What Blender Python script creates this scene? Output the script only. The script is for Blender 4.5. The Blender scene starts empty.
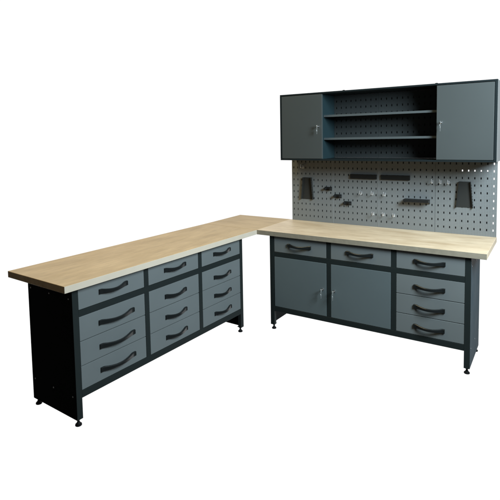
import bpy, bmesh, math, random
from mathutils import Vector, Matrix
R = math.radians
sc = bpy.context.scene
COL = sc.collection
random.seed(4)

# ------------------------------------------------------------------ camera
cam_d = bpy.data.cameras.new('camera')
cam = bpy.data.objects.new('camera', cam_d)
COL.objects.link(cam)
YAW, PITCH, ROLL = 0.5754, -0.0733, -0.0176
f = Vector((-math.sin(YAW) * math.cos(PITCH), math.cos(YAW) * math.cos(PITCH), math.sin(PITCH)))
r = Vector((math.cos(YAW), math.sin(YAW), 0))
u = r.cross(f)
c, s = math.cos(ROLL), math.sin(ROLL)
r2, u2 = c * r + s * u, -s * r + c * u
m = Matrix((r2, u2, -f)).transposed().to_4x4()
m.translation = Vector((2.1502, -3.4059, 1.6424))
cam.matrix_world = m
cam_d.sensor_width = 36
cam_d.lens = 471.1254 / 500 * 36
cam_d.shift_y = -76.19 / 500
cam_d.clip_start, cam_d.clip_end = 0.05, 200
sc.camera = cam

# ------------------------------------------------------------------ surroundings: a white studio backdrop behind and below the furniture, a dim room elsewhere
world = bpy.data.worlds.new('World')
sc.world = world
world.use_nodes = True
nt = world.node_tree
nt.nodes.clear()


def N(nt, kind, **kw):
    n = nt.nodes.new(kind)
    for k, v in kw.items():
        setattr(n, k, v)
    return n


out = N(nt, 'ShaderNodeOutputWorld')
bg = N(nt, 'ShaderNodeBackground')
tc = N(nt, 'ShaderNodeTexCoord')
dot = N(nt, 'ShaderNodeVectorMath', operation='DOT_PRODUCT')
dot.inputs[1].default_value = (-0.545, 0.838, -0.05)
nt.links.new(tc.outputs['Generated'], dot.inputs[0])
mr = N(nt, 'ShaderNodeMapRange', interpolation_type='SMOOTHSTEP')
mr.inputs['From Min'].default_value = 0.36
mr.inputs['From Max'].default_value = 0.62
nt.links.new(dot.outputs['Value'], mr.inputs['Value'])
mixc = N(nt, 'ShaderNodeMix', data_type='RGBA')
mixc.inputs['A'].default_value = (0.052, 0.049, 0.045, 1)
mixc.inputs['B'].default_value = (1.06, 1.06, 1.06, 1)
nt.links.new(mr.outputs[0], mixc.inputs['Factor'])
nt.links.new(mixc.outputs['Result'], bg.inputs['Color'])
bg.inputs['Strength'].default_value = 1.0
nt.links.new(bg.outputs[0], out.inputs[0])


def area(name, loc, target, sx, sy, power, col):
    d = bpy.data.lights.new(name, 'AREA')
    d.shape = 'RECTANGLE'
    d.size, d.size_y = sx, sy
    d.energy = power
    d.color = col
    o = bpy.data.objects.new(name, d)
    COL.objects.link(o)
    o.location = loc
    o.rotation_euler = (Vector(target) - Vector(loc)).to_track_quat('-Z', 'Y').to_euler()
    return o


# the big cool window light on the right, and a weak warm room light on the left
area('window_light', (2.95, -1.15, 2.45), (0.6, -0.2, 0.8), 0.9, 1.2, 162, (0.72, 0.885, 1.0))
area('ceiling_light', (-0.9, -1.2, 4.2), (-0.3, -0.2, 0.85), 1.4, 1.4, 46, (1.0, 0.84, 0.50))

sc.view_settings.view_transform = 'Standard'
sc.view_settings.look = 'None'
sc.view_settings.exposure = 0
sc.view_settings.gamma = 1


# ------------------------------------------------------------------ materials
def mat(name, col, rough=0.5, spec=0.3, metal=0.0, var=0.06, scale=6.0, bump=0.0, rvar=0.08):
    m = bpy.data.materials.new(name)
    m.use_nodes = True
    t = m.node_tree
    b = t.nodes['Principled BSDF']
    b.inputs['Metallic'].default_value = metal
    b.inputs['Specular IOR Level'].default_value = spec
    co = N(t, 'ShaderNodeTexCoord')
    no = N(t, 'ShaderNodeTexNoise')
    no.inputs['Scale'].default_value = scale
    no.inputs['Detail'].default_value = 5
    t.links.new(co.outputs['Object'], no.inputs['Vector'])
    mi = N(t, 'ShaderNodeMix', data_type='RGBA')
    mi.inputs['A'].default_value = tuple(x * (1 - var) for x in col) + (1,)
    mi.inputs['B'].default_value = tuple(x * (1 + var) for x in col) + (1,)
    t.links.new(no.outputs['Fac'], mi.inputs['Factor'])
    t.links.new(mi.outputs['Result'], b.inputs['Base Color'])
    rr = N(t, 'ShaderNodeMapRange')
    rr.inputs['To Min'].default_value = max(0.02, rough - rvar)
    rr.inputs['To Max'].default_value = rough + rvar
    t.links.new(no.outputs['Fac'], rr.inputs['Value'])
    t.links.new(rr.outputs[0], b.inputs['Roughness'])
    if bump:
        n2 = N(t, 'ShaderNodeTexNoise')
        n2.inputs['Scale'].default_value = 900
        t.links.new(co.outputs['Object'], n2.inputs['Vector'])
        bp = N(t, 'ShaderNodeBump')
        bp.inputs['Strength'].default_value = bump
        bp.inputs['Distance'].default_value = 0.0005
        t.links.new(n2.outputs['Fac'], bp.inputs['Height'])
        t.links.new(bp.outputs[0], b.inputs['Normal'])
    return m


def wood(name, a, b_, rough=0.45, spec=0.3):
    """pale veneer: long grain streaks along local X with soft blotches"""
    m = bpy.data.materials.new(name)
    m.use_nodes = True
    t = m.node_tree
    b = t.nodes['Principled BSDF']
    b.inputs['Specular IOR Level'].default_value = spec
    co = N(t, 'ShaderNodeTexCoord')
    mp = N(t, 'ShaderNodeMapping')
    mp.inputs['Scale'].default_value = (2.8, 22, 22)
    t.links.new(co.outputs['Object'], mp.inputs['Vector'])
    n1 = N(t, 'ShaderNodeTexNoise')
    n1.inputs['Scale'].default_value = 1.5
    n1.inputs['Detail'].default_value = 8
    n1.inputs['Roughness'].default_value = 0.65
    n1.inputs['Distortion'].default_value = 0.6
    t.links.new(mp.outputs[0], n1.inputs['Vector'])
    mp2 = N(t, 'ShaderNodeMapping')
    mp2.inputs['Scale'].default_value = (2.2, 5, 5)
    t.links.new(co.outputs['Object'], mp2.inputs['Vector'])
    n2 = N(t, 'ShaderNodeTexNoise')
    n2.inputs['Scale'].default_value = 1.6
    n2.inputs['Detail'].default_value = 4
    t.links.new(mp2.outputs[0], n2.inputs['Vector'])
    mp3 = N(t, 'ShaderNodeMapping')
    mp3.inputs['Scale'].default_value = (14, 210, 210)
    t.links.new(co.outputs['Object'], mp3.inputs['Vector'])
    n3 = N(t, 'ShaderNodeTexNoise')
    n3.inputs['Scale'].default_value = 1.0
    n3.inputs['Detail'].default_value = 3
    t.links.new(mp3.outputs[0], n3.inputs['Vector'])
    ad = N(t, 'ShaderNodeMath', operation='ADD')
    t.links.new(n1.outputs['Fac'], ad.inputs[0])
    t.links.new(n2.outputs['Fac'], ad.inputs[1])
    rm = N(t, 'ShaderNodeMapRange')
    rm.inputs['From Min'].default_value = 0.7
    rm.inputs['From Max'].default_value = 1.3
    t.links.new(ad.outputs[0], rm.inputs['Value'])
    mi = N(t, 'ShaderNodeMix', data_type='RGBA')
    mi.inputs['A'].default_value = a + (1,)
    mi.inputs['B'].default_value = b_ + (1,)
    t.links.new(rm.outputs[0], mi.inputs['Factor'])
    # short dark pores and a few small knots
    po = N(t, 'ShaderNodeMapRange')
    po.inputs['From Min'].default_value = 0.56
    po.inputs['From Max'].default_value = 0.75
    po.inputs['To Max'].default_value = 0.45
    t.links.new(n3.outputs['Fac'], po.inputs['Value'])
    mpk = N(t, 'ShaderNodeMapping')
    mpk.inputs['Scale'].default_value = (2.3, 4.4, 4.4)
    t.links.new(co.outputs['Object'], mpk.inputs['Vector'])
    vk = N(t, 'ShaderNodeTexVoronoi')
    vk.inputs['Scale'].default_value = 1.0
    t.links.new(mpk.outputs[0], vk.inputs['Vector'])
    kr = N(t, 'ShaderNodeMapRange')
    kr.inputs['From Min'].default_value = 0.03
    kr.inputs['From Max'].default_value = 0.13
    kr.inputs['To Min'].default_value = 0.30
    kr.inputs['To Max'].default_value = 0.0
    t.links.new(vk.outputs['Distance'], kr.inputs['Value'])
    mxk = N(t, 'ShaderNodeMath', operation='MAXIMUM')
    t.links.new(po.outputs[0], mxk.inputs[0])
    t.links.new(kr.outputs[0], mxk.inputs[1])
    mk = N(t, 'ShaderNodeMix', data_type='RGBA')
    t.links.new(mxk.outputs[0], mk.inputs['Factor'])
    t.links.new(mi.outputs['Result'], mk.inputs['A'])
    mk.inputs['B'].default_value = tuple(q * 0.5 for q in a) + (1,)
    t.links.new(mk.outputs['Result'], b.inputs['Base Color'])
    rr = N(t, 'ShaderNodeMapRange')
    rr.inputs['To Min'].default_value = rough - 0.06
    rr.inputs['To Max'].default_value = rough + 0.1
    t.links.new(n1.outputs['Fac'], rr.inputs['Value'])
    t.links.new(rr.outputs[0], b.inputs['Roughness'])
    bp = N(t, 'ShaderNodeBump')
    bp.inputs['Strength'].default_value = 0.12
    bp.inputs['Distance'].default_value = 0.001
    t.links.new(n1.outputs['Fac'], bp.inputs['Height'])
    t.links.new(bp.outputs[0], b.inputs['Normal'])
    return m


def perforated(name, col, holecol):
    """grey sheet steel with a fine field of pin-sized perforations between the slots"""
    m = mat(name, col, 0.5, 0.25, 0.0, 0.08, 3.0)
    t = m.node_tree
    b = t.nodes['Principled BSDF']
    src = b.inputs['Base Color'].links[0].from_socket
    co = N(t, 'ShaderNodeTexCoord')
    sp = N(t, 'ShaderNodeSeparateXYZ')
    t.links.new(co.outputs['Object'], sp.inputs[0])

    def cell(o, pitch, off):
        a = N(t, 'ShaderNodeMath', operation='ADD')
        t.links.new(o, a.inputs[0]); a.inputs[1].default_value = off
        d = N(t, 'ShaderNodeMath', operation='DIVIDE')
        t.links.new(a.outputs[0], d.inputs[0]); d.inputs[1].default_value = pitch
        fr = N(t, 'ShaderNodeMath', operation='FRACT')
        t.links.new(d.outputs[0], fr.inputs[0])
        sb = N(t, 'ShaderNodeMath', operation='SUBTRACT')
        t.links.new(fr.outputs[0], sb.inputs[0]); sb.inputs[1].default_value = 0.5
        ml = N(t, 'ShaderNodeMath', operation='MULTIPLY')
        t.links.new(sb.outputs[0], ml.inputs[0]); ml.inputs[1].default_value = pitch
        return ml.outputs[0]
    x = cell(sp.outputs['X'], PX / 4, 10 + PX / 8)
    z = cell(sp.outputs['Z'], PZ / 5, 10)
    cb = N(t, 'ShaderNodeCombineXYZ')
    t.links.new(x, cb.inputs[0]); t.links.new(z, cb.inputs[2])
    ln = N(t, 'ShaderNodeVectorMath', operation='LENGTH')
    t.links.new(cb.outputs[0], ln.inputs[0])
    lt = N(t, 'ShaderNodeMapRange')
    lt.inputs['From Min'].default_value = 0.0018
    lt.inputs['From Max'].default_value = 0.0026
    lt.inputs['To Min'].default_value = 1
    lt.inputs['To Max'].default_value = 0
    t.links.new(ln.outputs['Value'], lt.inputs['Value'])
    mi = N(t, 'ShaderNodeMix', data_type='RGBA')
    t.links.new(lt.outputs[0], mi.inputs['Factor'])
    t.links.new(src, mi.inputs['A'])
    mi.inputs['B'].default_value = holecol + (1,)
    t.links.new(mi.outputs['Result'], b.inputs['Base Color'])
    return m


PX, PZ = 0.0446, 0.0570          # slot pitch on the pegboard
M_frame = mat('dark_green_black_steel', (0.018, 0.0235, 0.0225), 0.45, 0.18, bump=0.05)
M_side = mat('window_tinted_side_steel', (0.020, 0.048, 0.062), 0.55, 0.10, bump=0.05)  # blue of the window's reflection is put into the base colour
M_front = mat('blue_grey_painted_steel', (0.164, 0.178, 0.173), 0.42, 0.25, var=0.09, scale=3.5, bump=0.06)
M_cabdoor = mat('grey_cabinet_paint', (0.066, 0.073, 0.070), 0.45, 0.22, var=0.06, scale=2.0, bump=0.06)
M_door = mat('blue_grey_door_paint', (0.122, 0.148, 0.150), 0.42, 0.25, var=0.09, scale=2.0, bump=0.06)
M_handle = mat('black_plastic', (0.010, 0.012, 0.012), 0.30, 0.5, var=0.1)
M_wood_washed = wood('light_washed_veneer', (0.58, 0.42, 0.255), (0.84, 0.665, 0.46))  # same worktop veneer, with the window's wash of light painted into its tone
M_side_shade = mat('shade_blackened_steel', (0.0022, 0.003, 0.003), 0.7, 0.04)  # left bench side steel, its deep shade put into the colour
M_wood = wood('pale_wood_veneer', (0.44, 0.295, 0.13), (0.63, 0.445, 0.23))
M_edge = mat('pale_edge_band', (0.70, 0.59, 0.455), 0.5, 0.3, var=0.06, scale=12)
M_chrome = mat('bright_chrome', (0.85, 0.86, 0.86), 0.18, 0.5, 1.0, 0.02, rvar=0.05)
M_zinc = mat('bright_zinc', (0.80, 0.80, 0.80), 0.25, 0.7, 0.65, 0.03, rvar=0.08)
M_key = mat('worn_nickel', (0.62, 0.62, 0.60), 0.28, 0.6, 0.7, 0.05, rvar=0.1)
M_screw = mat('zinc_screw', (0.45, 0.47, 0.48), 0.35, 0.5, 1.0, 0.05)
M_foot = mat('black_rubber', (0.008, 0.008, 0.008), 0.6, 0.2)
M_peg = perforated('perforated_grey_steel', (0.208, 0.219, 0.212), (0.10, 0.08, 0.082))
M_seam_glint = mat('painted_seam_glint', (0.24, 0.25, 0.25), 0.4, 0.3)
M_ply = mat('greyed_plywood_edge', (0.29, 0.25, 0.185), 0.6, 0.2, var=0.2, scale=30)
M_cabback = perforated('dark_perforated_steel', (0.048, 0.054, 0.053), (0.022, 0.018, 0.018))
M_back = mat('blackout_sheet', (0.05, 0.054, 0.054), 0.8, 0.1)
M_cab = mat('dark_cabinet_steel', (0.012, 0.017, 0.018), 0.45, 0.15, bump=0.05)
M_teal = mat('dark_teal_steel', (0.018, 0.036, 0.041), 0.5, 0.2)
M_shelf = mat('grey_shelf_steel', (0.085, 0.097, 0.097), 0.5, 0.25)
M_tray = mat('dark_grey_tool_plate', (0.032, 0.032, 0.029), 0.5, 0.25)
M_bar = mat('black_bar', (0.014, 0.014, 0.013), 0.5, 0.25)


# ------------------------------------------------------------------ mesh helpers
def box(bm, x0, x1, y0, y1, z0, z1, bev=0.0, seg=1):
    t = bmesh.new()
    v = [t.verts.new(p) for p in ((x0, y0, z0), (x1, y0, z0), (x1, y1, z0), (x0, y1, z0), (x0, y0, z1), (x1, y0, z1), (x1, y1, z1), (x0, y1, z1))]
    for q in ((0, 3, 2, 1), (4, 5, 6, 7), (0, 1, 5, 4), (1, 2, 6, 5), (2, 3, 7, 6), (3, 0, 4, 7)):
        t.faces.new([v[i] for i in q])
    if bev:
        bmesh.ops.bevel(t, geom=t.edges[:], offset=bev, segments=seg, affect='EDGES', profile=0.5)
    merge(bm, t)


def merge(bm, t):
    me = bpy.data.meshes.new('scrap')
    t.to_mesh(me)
    t.free()
    bm.from_mesh(me)
    bpy.data.meshes.remove(me)


def prism(bm, pts, z0, z1, bev=0.0):
    """vertical prism over a counter-clockwise polygon"""
    t = bmesh.new()
    lo = [t.verts.new((x, y, z0)) for x, y in pts]
    hi = [t.verts.new((x, y, z1)) for x, y in pts]
    n = len(pts)
    t.faces.new(lo[::-1]); t.faces.new(hi)
    for i in range(n):
        j = (i + 1) % n
        t.faces.new((lo[i], lo[j], hi[j], hi[i]))
    if bev:
        bmesh.ops.bevel(t, geom=t.edges[:], offset=bev, segments=1, affect='EDGES')
    merge(bm, t)


def cyl(bm, p, axis, rad, length, rad2=None, seg=20, bev=0.0):
    t = bmesh.new()
    bmesh.ops.create_cone(t, cap_ends=True, segments=seg, radius1=rad, radius2=rad if rad2 is None else rad2, depth=length)
    if bev:
        bmesh.ops.bevel(t, geom=[e for e in t.edges if len(e.link_faces) == 2 and any(len(q.verts) > 4 for q in e.link_faces)], offset=bev, segments=2, affect='EDGES')
    a = Vector(axis).normalized()
    q = Vector((0, 0, 1)).rotation_difference(a).to_matrix().to_4x4()
    q.translation = Vector(p) + a * length / 2
    bmesh.ops.transform(t, matrix=q, verts=t.verts)
    merge(bm, t)


def tube(bm, pts, rad, seg=10):
    """round wire along a poly-line"""
    t = bmesh.new()
    pts = [Vector(p) for p in pts]
    rings = []
    side = None
    for i, p in enumerate(pts):
        d = (pts[min(i + 1, len(pts) - 1)] - pts[max(i - 1, 0)]).normalized()
        if side is None:
            side = d.cross(Vector((0.3, 0.1, 1))).normalized()
            if side.length < 0.5:
                side = d.cross(Vector((1, 0, 0))).normalized()
        side = (side - d * side.dot(d)).normalized()
        w = d.cross(side)
        rings.append([t.verts.new(p + rad * (math.cos(2 * math.pi * k / seg) * side + math.sin(2 * math.pi * k / seg) * w)) for k in range(seg)])
    for a, b in zip(rings, rings[1:]):
        for k in range(seg):
            t.faces.new((a[k], a[(k + 1) % seg], b[(k + 1) % seg], b[k]))
    t.faces.new(rings[0][::-1]); t.faces.new(rings[-1])
    merge(bm, t)


def obj(name, bm, material, parent=None, smooth=False):
    me = bpy.data.meshes.new(name)
    bmesh.ops.recalc_face_normals(bm, faces=bm.faces[:])
    if smooth:
        for q in bm.faces:
            q.smooth = True
    bm.to_mesh(me)
    bm.free()
    me.materials.append(material)
    if smooth:
        me.set_sharp_from_angle(angle=R(40))
    o = bpy.data.objects.new(name, me)
    COL.objects.link(o)
    if parent:
        o.parent = parent
    return o


def dup(o, name, parent, loc):
    c_ = o.copy()
    COL.objects.link(c_)
    c_.parent = parent
    c_.location = loc
    return c_


def tag(o, label, cat, group=None, kind=None):
    o['label'] = label
    o['category'] = cat
    if group:
        o['group'] = group
    if kind:
        o['kind'] = kind
    return o


def empty(name, loc, rz=0.0):
    o = bpy.data.objects.new(name, None)
    COL.objects.link(o)
    o.empty_display_size = 0.1
    o.location = loc
    o.rotation_euler = (0, 0, rz)
    return o


def nb():
    return bmesh.new()


# ------------------------------------------------------------------ floor: added unseen sheet, see-through so no shadow lands on the white
fm = bpy.data.materials.new('unseen_floor_sheet')
fm.use_nodes = True
t = fm.node_tree
t.nodes.clear()
fo = N(t, 'ShaderNodeOutputMaterial')
ft = N(t, 'ShaderNodeBsdfTransparent')
ft.inputs['Color'].default_value = (0.985, 0.985, 0.985, 1)
t.links.new(ft.outputs[0], fo.inputs['Surface'])
b = nb()
v = [b.verts.new(p) for p in ((-14, -14, 0), (14, -14, 0), (14, 14, 0), (-14, 14, 0))]
b.faces.new(v)
o = obj('floor', b, fm)
o['kind'] = 'structure'

# ------------------------------------------------------------------ workbenches
H, T = 0.86, 0.0395
ZB = H - T                       # underside of the worktops
Z_LEG = 0.0417
Z_ROWS = [(0.683, 0.8165), (0.4975, 0.6405), (0.3515, 0.4935), (0.2085, 0.3475)]
Z_MID = (0.6425, 0.681)
Z_RAIL = (0.163, 0.2065)


def handle_mesh(w):
    """bow handle: two flat pads on the drawer and a strap bulging outwards between them (out = -Y)"""
    bm = nb()
    n = 28
    rings = []
    for i in range(n + 1):
        a = i / n
        x = (a - 0.5) * w
        e = min(a, 1 - a)                        # distance from the nearer end
        bow = math.sin(math.pi * min(1.0, max(0.0, (a - 0.07) / 0.86)))
        bow = max(0.0, bow) ** 1.05
        outw = 0.012 + 0.025 * bow
        hz = 0.0145 - 0.0045 * min(1.0, bow * 1.2)               # half height
        drop = -0.005 * bow
        th = 0.010 if e > 0.10 else 0.0105
        back = 0.0 if e < 0.10 else max(0.0, outw - th)
        if 0.10 <= e < 0.16:
            back *= (e - 0.10) / 0.06
        ch = 0.0028
        sec = [(-back, -hz), (-outw + ch, -hz), (-outw, -hz + ch), (-outw, hz - ch), (-outw + ch, hz), (-back, hz)]
        rings.append([bm.verts.new((x, y, z + drop)) for y, z in sec])
    for p, q in zip(rings, rings[1:]):
        for k in range(6):
            bm.faces.new((p[k], p[(k + 1) % 6], q[(k + 1) % 6], q[k]))
    bm.faces.new(rings[0][::-1]); bm.faces.new(rings[-1])
    return bm


def lock_and_key(parent, x, y, z, turn=0.0):
    """cylinder lock standing off the door with its key in it and a second key on the ring"""
    bm = nb()
    cyl(bm, (x, y, z), (0, -1, 0), 0.0095, 0.006, seg=24, bev=0.001)
    cyl(bm, (x, y - 0.006, z), (0, -1, 0), 0.0065, 0.003, seg=20, bev=0.0006)
    obj('lock', bm, M_chrome, parent, True)
    bm = nb()
    box(bm, x - 0.0009, x + 0.0009, y - 0.026, y - 0.008, z - 0.003, z + 0.003)
    cyl(bm, (x - 0.0012, y - 0.034, z), (1, 0, 0), 0.0105, 0.0024, seg=20, bev=0.0005)
    ring = [(x + 0.010 * math.sin(k * math.pi / 10) * 0.4, y - 0.038 - 0.006 * math.sin(k * math.pi / 10), z - 0.018 + 0.012 * math.cos(k * math.pi / 10)) for k in range(21)]
    tube(bm, ring, 0.0008, 6)
    box(bm, x - 0.001, x + 0.001, y - 0.046, y - 0.030, z - 0.046, z - 0.028, 0.0006)
    box(bm, x - 0.0009, x + 0.0009, y - 0.040, y - 0.035, z - 0.066, z - 0.046)
    obj('key', bm, M_key, parent, True)


def bench(root, L, D, f0, f1, of, dep, cols, doors, wide_first, pale_band, side_m, top_m):
    lw = 0.038
    back = of + dep
    # worktop
    bm = nb()
    box(bm, 0.0008, L, 0, D, ZB, H, 0.0016)
    obj('worktop', bm, top_m, root)
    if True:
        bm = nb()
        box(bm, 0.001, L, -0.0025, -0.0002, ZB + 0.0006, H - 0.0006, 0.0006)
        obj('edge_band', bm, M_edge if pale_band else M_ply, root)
    # two side panels: folded sheet with a front and a rear flange
    sides = []
    for k, (xo, sgn) in enumerate(((f0, 1), (f1, -1))):
        bm = nb()
        xi = xo + sgn * 0.0025
        box(bm, min(xo, xi), max(xo, xi), of + 0.002, back - 0.002, Z_LEG, ZB - 0.001)
        sp = obj('side_panel', bm, side_m, root)
        sides.append(sp)
        bm = nb()
        xf = xo + sgn * lw
        box(bm, min(xo, xf), max(xo, xf), of, of + 0.0022, Z_LEG, ZB - 0.001, 0.0008)
        box(bm, min(xo, xf), max(xo, xf), back - 0.0022, back, Z_LEG, ZB - 0.001, 0.0008)
        # inner return of the front flange and a foot plate at either end
        xr = xf - sgn * 0.002
        box(bm, min(xf, xr), max(xf, xr), of + 0.002, of + 0.03, Z_LEG, ZB - 0.001)
        for yy in (of + 0.003, back - 0.043):
            box(bm, min(xo + sgn * 0.003, xr - sgn * 0.001), max(xo + sgn * 0.003, xr - sgn * 0.001), yy, yy + 0.04, Z_LEG + 0.001, Z_LEG + 0.004)
        obj('leg', bm, M_frame, root)
        for zz in (0.754, 0.175):
            for yy in (of + 0.035, of + dep * 0.5, back - 0.03):
                b2 = nb()
                cyl(b2, (xo, yy, zz), (-sgn, 0, 0), 0.005, 0.0022, 0.0035, 12)
                obj('screw', b2, M_screw, sp, True)
        xc = xo + sgn * 0.02
        for yy in (of + 0.022, back - 0.022):
            b2 = nb()
            cyl(b2, (xc, yy, 0.0), (0, 0, 1), 0.020, 0.011, 0.018, 24, 0.002)
            cyl(b2, (xc, yy, 0.011), (0, 0, 1), 0.013, 0.012, 0.008, 20)
            cyl(b2, (xc, yy, 0.022), (0, 0, 1), 0.0065, 0.022, seg=14)
            cyl(b2, (xc, yy, 0.0335), (0, 0, 1), 0.0115, 0.007, seg=6)
            obj('foot', b2, M_foot, root, True)
    # rails between the legs
    xa, xb = f0 + lw + 0.0005, f1 - lw - 0.0005
    for nm, z0, z1 in (('bottom_rail', *Z_RAIL), ('middle_rail', *Z_MID), ('top_rail', 0.8175, ZB - 0.001)):
        bm = nb()
        box(bm, xa, xb, of + 0.0008, of + 0.025, z0, z1, 0.0008)
        obj(nm, bm, M_frame, root)
    for k in range(2):
        bm = nb()
        p0, p1 = cols[k][1] + 0.0015, cols[k + 1][0] - 0.0015
        box(bm, p0, p1, of + 0.0012, of + 0.024, Z_RAIL[1] + 0.0005, Z_MID[0] - 0.0005, 0.0008)
        box(bm, p0, p1, of + 0.0012, of + 0.024, Z_MID[1] + 0.0005, 0.817, 0.0008)
        obj('upright', bm, M_frame, root)
    # carcass behind: back sheet and bottom sheet
    bm = nb()
    box(bm, f0 + 0.005, f1 - 0.005, back - 0.012, back - 0.004, 0.165, ZB - 0.002)
    box(bm, f0 + 0.005, f1 - 0.005, of + 0.027, back - 0.013, 0.166, 0.170)
    obj('carcass', bm, M_side, root)
    # drawers and doors
    hm = handle_mesh(0.212)
    for ci, (x0, x1) in enumerate(cols):
        rows = Z_ROWS if not doors[ci] else Z_ROWS[:1]
        for ri, (z0, z1) in enumerate(rows):
            bm = nb()
            box(bm, x0, x1, of + 0.0018, of + 0.020, z0, z1, 0.0018, 2)
            # drawer box behind the front
            for q in ((x0 + 0.012, x0 + 0.014, of + 0.0205, back - 0.03, z0 + 0.012, z1 - 0.02), (x1 - 0.014, x1 - 0.012, of + 0.0205, back - 0.03, z0 + 0.012, z1 - 0.02)):
                box(bm, *q)
            d = obj('drawer', bm, M_front, root)
            if wide_first and ci == 0 and ri > 0:
                h = obj('handle', handle_mesh(0.268), M_handle, d, True)
                h.location = ((x0 + x1) / 2 + 0.018, of + 0.0018, (z0 + z1) / 2 - 0.004)
            else:
                h = obj('handle', handle_mesh(0.212), M_handle, d, True)
                h.location = ((x0 + x1) / 2, of + 0.0018, (z0 + z1) / 2 + (0.002 if ri == 0 else -0.003))
        if doors[ci]:
            bm = nb()
            z0, z1 = Z_ROWS[-1][0], Z_ROWS[1][1]
            box(bm, x0, x1, of + 0.0002, of + 0.020, z0, z1, 0.0022, 2)
            d = obj('door', bm, M_door, root)
            lx = x1 - 0.030 if doors[ci] == 'right' else x0 + 0.030
            lock_and_key(d, lx, of + 0.0002, 0.428)


LA = -0.039
LL, DL = 1.8582, 0.5871
near = Vector((math.sin(LA) * LL, -math.cos(LA) * LL, 0))
bl = empty('workbench', near, math.pi / 2 + LA)
tag(bl, 'long dark steel workbench with twelve grey drawers in three columns of four', 'workbench', 'workbenches set in an L')
bench(bl, LL, DL, 0.0775, 1.7087, 0.0485, 0.455, [(0.118, 0.613), (0.653, 1.149), (1.190, 1.672)], [None, None, None], True, True, M_side_shade, M_wood)

LR, DR = 1.7899, 0.6135
br = empty('workbench', (0, 0, 0))
tag(br, 'dark steel workbench with two lockable doors beside its drawers, standing under the perforated board', 'workbench', 'workbenches set in an L')
bench(br, LR, DR, 0.1163, 1.6945, 0.0200, 0.445, [(0.160, 0.638), (0.677, 1.152), (1.193, 1.659)], ['right', 'left', None], False, False, M_side, M_wood_washed)

# corner worktop bridging the two benches
bm = nb()
cy, sy = math.cos(LA), math.sin(LA)
prism(bm, [(-0.0008, 0.0012), (-0.0008, DR), (-DL * cy, DR), (-DL * cy, -DL * sy + 0.0012)][::-1], ZB, H, 0.0014)
o = obj('corner_worktop', bm, M_wood)
tag(o, 'square pale wooden corner worktop joining the two workbenches', 'worktop')

# ------------------------------------------------------------------ perforated board
PB_Y = DR - 0.012                 # front face of the board
SEAMS = [0.031, 0.452, 0.8745, 1.3405, 1.788]
PB_TOP = 1.4485
CAB_TOP = 2.0163
pb = empty('pegboard', ((SEAMS[0] + SEAMS[-1]) / 2, PB_Y, H))
tag(pb, 'grey perforated steel tool board standing on the back of the workbench with doors', 'pegboard')
ox, oz = pb.location.x, H


def slotted_panel(x0, x1, ncol, w, h, first, sides=True):
    """sheet w..x1 wide and h high with real slot-shaped holes, front face at y = 0, foot at z = 0"""
    t = bmesh.new()
    px = (x1 - x0) / ncol
    xs, zs = [x0 - w], [0.0]
    sw, sh = 0.0042, 0.0085
    for i in range(ncol):
        xc = x0 - w + px * (i + 0.5)
        xs += [xc - sw, xc + sw]
    xs.append(x1 - w)
    zc = first
    while zc < h - 0.02:
        zs += [zc - sh, zc + sh]
        zc += PZ
    zs.append(h)
    vv = {}

    def V(i, j):
        if (i, j) not in vv:
            vv[(i, j)] = t.verts.new((xs[i], 0, zs[j]))
        return vv[(i, j)]
    for i in range(len(xs) - 1):
        for j in range(len(zs) - 1):
            if i % 2 == 1 and j % 2 == 1:
                continue
            t.faces.new((V(i, j), V(i + 1, j), V(i + 1, j + 1), V(i, j + 1)))
    g = bmesh.ops.extrude_face_region(t, geom=t.faces[:])
    bmesh.ops.translate(t, verts=[e for e in g['geom'] if isinstance(e, bmesh.types.BMVert)], vec=(0, 0.0018, 0))
    if sides:
        box(t, x0 - w, x0 - w + 0.0015, 0.0019, 0.010, 0, h)
        box(t, x1 - w - 0.0015, x1 - w, 0.0019, 0.010, 0, h)
    return t


for a, b_ in zip(SEAMS, SEAMS[1:]):
    obj('panel', slotted_panel(a + 0.0009, b_ - 0.0009, 10, ox, PB_TOP - H, 0.050), M_peg, pb)
bm = nb()
Y0, Y1 = 0.0105, 0.0118
for x0, x1, z0, z1 in ((0.033, 1.50, 0.0, PB_TOP - H), (1.50, 1.752, 0.0, 0.500), (1.50, 1.752, 0.533, PB_TOP - H)):  # added dark sheet blocks the backdrop; its gaps leak white through the slots
    box(bm, x0 - ox, x1 - ox, Y0, Y1, z0, z1)
obj('slot_blackout', bm, M_back, pb)
for xs_ in SEAMS[1:3]:  # added pale strips imitate folded panel edges catching the light
    bm = nb()
    box(bm, xs_ - ox - 0.0028, xs_ - ox + 0.0028, -0.0016, -0.0003, 0.002, PB_TOP - H, 0.0005)
    obj('seam_glint', bm, M_seam_glint, pb)

# ------------------------------------------------------------------ wall cabinet hung on the board
CX0, CX1, CY, CZ0, CZ1 = 0.0748, 1.8048, 0.3047, 1.4492, 2.0298
wc = empty('wall_cabinet', ((CX0 + CX1) / 2, PB_Y, CZ0))
tag(wc, 'wide dark wall cabinet with two grey doors and open shelves between them', 'cabinet')
wx, wy, wz = wc.location


def cbox(bm, x0, x1, y0, y1, z0, z1, bev=0.0, seg=1):
    box(bm, x0 - wx, x1 - wx, y0 - wy, y1 - wy, z0 - wz, z1 - wz, bev, seg)


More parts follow.
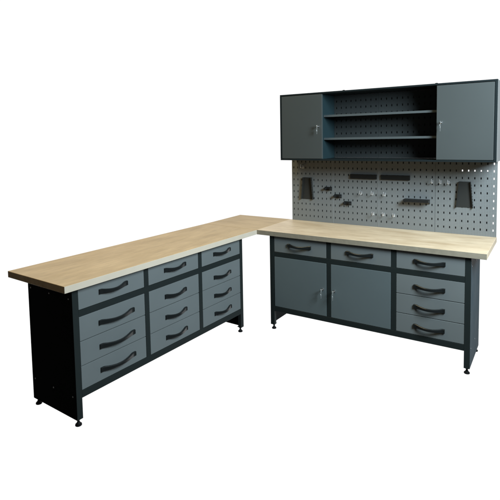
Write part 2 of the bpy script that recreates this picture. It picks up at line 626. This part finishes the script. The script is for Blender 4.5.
bm = nb()
CB = PB_Y + 0.018
cbox(bm, CX0, CX1, CY, CB, CZ1 - 0.013, CZ1, 0.001)
cbox(bm, CX0, CX1, CY, CB, CZ0, CZ0 + 0.013, 0.001)
cbox(bm, CX0, CX0 + 0.013, CY + 0.0006, CB, CZ0 + 0.0133, CZ1 - 0.0133)
cbox(bm, CX1 - 0.016, CX1, CY + 0.0006, CB, CZ0 + 0.0133, CZ1 - 0.0133)
obj('carcass', bm, M_cab, wc)
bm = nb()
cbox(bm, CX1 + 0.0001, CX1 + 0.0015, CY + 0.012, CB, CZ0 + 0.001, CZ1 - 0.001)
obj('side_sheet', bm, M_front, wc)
for x0, x1 in ((0.458, 0.470), (1.410, 1.422)):
    bm = nb()
    cbox(bm, x0, x1, CY + 0.022, CB, CZ0 + 0.0135, CZ1 - 0.0135)
    obj('partition', bm, M_teal, wc)
h_ = CZ1 - CZ0 - 0.028
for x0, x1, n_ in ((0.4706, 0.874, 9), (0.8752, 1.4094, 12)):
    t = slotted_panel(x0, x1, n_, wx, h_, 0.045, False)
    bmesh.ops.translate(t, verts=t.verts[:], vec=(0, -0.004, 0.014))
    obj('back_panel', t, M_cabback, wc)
bm = nb()
cbox(bm, CX0 + 0.0135, CX1 - 0.0165, PB_Y + 0.010, PB_Y + 0.012, CZ0 + 0.0135, CZ1 - 0.0135)  # dark sheet added to keep backdrop white out of the cabinet slots
obj('slot_blackout', bm, M_back, wc)
for zc in (1.829, 1.634):
    bm = nb()
    cbox(bm, 0.4705, 1.4095, CY + 0.058, CY + 0.062, zc - 0.009, zc + 0.009, 0.001)
    cbox(bm, 0.4705, 1.4095, CY + 0.0625, PB_Y - 0.006, zc + 0.006, zc + 0.009)
    obj('shelf', bm, M_shelf, wc)
for x0, x1, lx in ((CX0 + 0.0155, 0.4795, 0.4495), (1.4035, CX1 - 0.0195, 1.437)):
    bm = nb()
    cbox(bm, x0, x1, CY + 0.0015, CY + 0.021, CZ0 + 0.0155, CZ1 - 0.0165, 0.002, 2)
    d = obj('door', bm, M_cabdoor, wc)
    lock_and_key(d, lx - wx, CY + 0.0015 - wy, 1.742 - wz)
for px_ in (0.665, 1.395):
    bm = nb()
    cyl(bm, (px_ - wx, CY + 0.03 - wy, CZ1 - wz), (0, 0, 1), 0.012, 0.006, 0.009, 18, 0.001)
    obj('bolt', bm, M_foot, wc, True)


# ------------------------------------------------------------------ holders hung on the board
def tool_plate(loc, label):
    """trapezoid tray: back plate against the board with two forward side flanges and a folded foot"""
    t_ = empty('tool_plate', loc)
    tag(t_, label, 'tool holder', 'trapezoid tool plates on the board')
    bm = nb()
    hw0, hw1, h, d = 0.061, 0.043, 0.205, 0.026
    t = bmesh.new()
    for sgn in (-1, 1):
        q = [(sgn * hw0, 0, 0), (sgn * hw0, -d, 0), (sgn * hw1, -d, h), (sgn * hw1, 0, h)]
        a = [t.verts.new(p) for p in q]
        b = [t.verts.new((x - sgn * 0.003, y, z)) for x, y, z in q]
        t.faces.new(a); t.faces.new(b[::-1])
        for k in range(4):
            t.faces.new((a[k], a[(k + 1) % 4], b[(k + 1) % 4], b[k]))
    merge(bm, t)
    t = bmesh.new()
    q = [(-hw0 + 0.0032, 0), (hw0 - 0.0032, 0), (hw1 - 0.0032, h), (-hw1 + 0.0032, h)]
    a = [t.verts.new((x, -0.003, z)) for x, z in q]
    b = [t.verts.new((x, -0.0002, z)) for x, z in q]
    t.faces.new(a); t.faces.new(b[::-1])
    for k in range(4):
        t.faces.new((a[k], a[(k + 1) % 4], b[(k + 1) % 4], b[k]))
    merge(bm, t)
    obj('plate', bm, M_tray, t_)
    # notches of the right flange seen as small teeth
    bm = nb()
    for k in range(8):
        z = 0.02 + k * 0.022
        x = hw0 + (hw1 - hw0) * z / h
        box(bm, x, x + 0.004, -d + 0.001, -d + 0.006, z, z + 0.010)
    obj('teeth', bm, M_tray, t_)
    return t_


tool_plate((0.199, PB_Y, 1.069), 'dark tapered tool plate near the left edge of the board')
tool_plate((1.562, PB_Y, 1.076), 'dark tapered tool plate on the right part of the board, under the right cabinet door')

for x0, x1, lab in ((0.622, 0.862, 'left one of two long black bars under the open shelves'), (0.898, 1.142, 'right one of two long black bars under the open shelves')):
    t_ = empty('tool_bar', ((x0 + x1) / 2, PB_Y, 1.277))
    tag(t_, lab, 'tool bar', 'long black bars on the board')
    w = (x1 - x0) / 2
    bm = nb()
    box(bm, -w, w, -0.018, -0.003, 0, 0.040, 0.002, 2)
    obj('bar', bm, M_bar, t_)
    for xx in (-w + 0.02, w - 0.04):
        bm = nb()
        box(bm, xx, xx + 0.02, -0.0029, 0, 0.006, 0.034)
        obj('bracket', bm, M_screw, t_)

for x0, z0, lab in ((0.373, 1.163, 'topmost of three small dark holders stepping down to the right'), (0.467, 1.099, 'middle one of three small dark holders stepping down to the right'), (0.559, 1.040, 'lowest of three small dark holders stepping down to the right')):
    t_ = empty('clip_holder', (x0 + 0.035, PB_Y, z0))
    tag(t_, lab, 'tool clip', 'small stepped holders on the board')
    bm = nb()
    box(bm, -0.035, 0.035, -0.003, 0, -0.004, 0.030, 0.0008)
    obj('back_plate', bm, M_bar, t_)
    for xx in (-0.034, 0.016):
        bm = nb()
        box(bm, xx, xx + 0.018, -0.034, -0.0031, 0.004, 0.024, 0.003, 2)
        obj('jaw', bm, M_bar, t_)

t_ = empty('tool_shelf', (1.2, PB_Y, 1.106))
tag(t_, 'short narrow dark ledge on the board left of the tapered tool plate', 'shelf')
bm = nb()
box(bm, -0.1, 0.1, -0.062, 0, 0.014, 0.018, 0.0008)
box(bm, -0.1, 0.1, -0.0645, -0.0622, -0.003, 0.018, 0.0006)
obj('tray', bm, M_bar, t_)
for xx in (-0.1, 0.0975):
    bm = nb()
    t = bmesh.new()
    q = [(0, 0.0138), (-0.062, 0.0138), (-0.062, 0.004), (0, -0.02)]
    a = [t.verts.new((xx, y, z)) for y, z in q]
    b = [t.verts.new((xx + 0.0025, y, z)) for y, z in q]
    t.faces.new(a); t.faces.new(b[::-1])
    for k in range(4):
        t.faces.new((a[k], a[(k + 1) % 4], b[(k + 1) % 4], b[k]))
    merge(bm, t)
    obj('gusset', bm, M_tray, t_)


def hook(loc, label, group):
    t_ = empty('hook', loc)
    tag(t_, label, 'hook', group)
    bm = nb()
    box(bm, -0.006, 0.006, -0.003, 0, -0.015, 0.013, 0.0012, 2)
    obj('hook_plate', bm, M_zinc, t_, True)
    bm = nb()
    pts = [(0, -0.002, -0.008), (0, -0.030, -0.012)]
    for k in range(1, 8):
        a = k / 7 * R(100)
        pts.append((0, -0.030 - 0.016 * math.sin(a), -0.012 + 0.016 * (1 - math.cos(a))))
    pts.append((0, -0.044, 0.024))
    tube(bm, pts, 0.0026, 10)
    obj('wire', bm, M_zinc, t_, True)


ORD = ('left', 'middle', 'right')
for row, spots, where, grp in (
        (0, ((0.722, 1.152), (0.824, 1.153), (0.930, 1.150)), 'of the upper three bright hooks below the long bars', 'upper bright hooks below the bars'),
        (1, ((0.830, 0.976), (0.921, 0.976), (1.010, 0.974)), 'of the lowest three bright hooks, just above the worktop', 'lowest bright hooks above the worktop'),
        (2, ((1.318, 1.272), (1.382, 1.272), (1.442, 1.270)), 'of three bright hooks above the dark ledge, by the right cabinet door', 'bright hooks above the ledge')):
    for k, (x, z) in enumerate(spots):
        hook((x, PB_Y, z), ORD[k] + ' one ' + where, grp)

hook((0.150, PB_Y, 1.375), 'single bright hook under the left cabinet door, above the tapered plate', 'hook at the left edge of the board')
bm = nb()
pts = []
for k in range(15):
    a = k / 14
    pts.append((0.190 - 0.100 * a, PB_Y - 0.012 - 0.018 * math.sin(math.pi * a), 1.405 - 0.03 * a - 0.085 * a * a * a))
tube(bm, pts, 0.0022, 8)
o = obj('wire', bm, M_shelf)
tag(o, 'thin curved wire beside the single hook under the left cabinet door', 'wire')
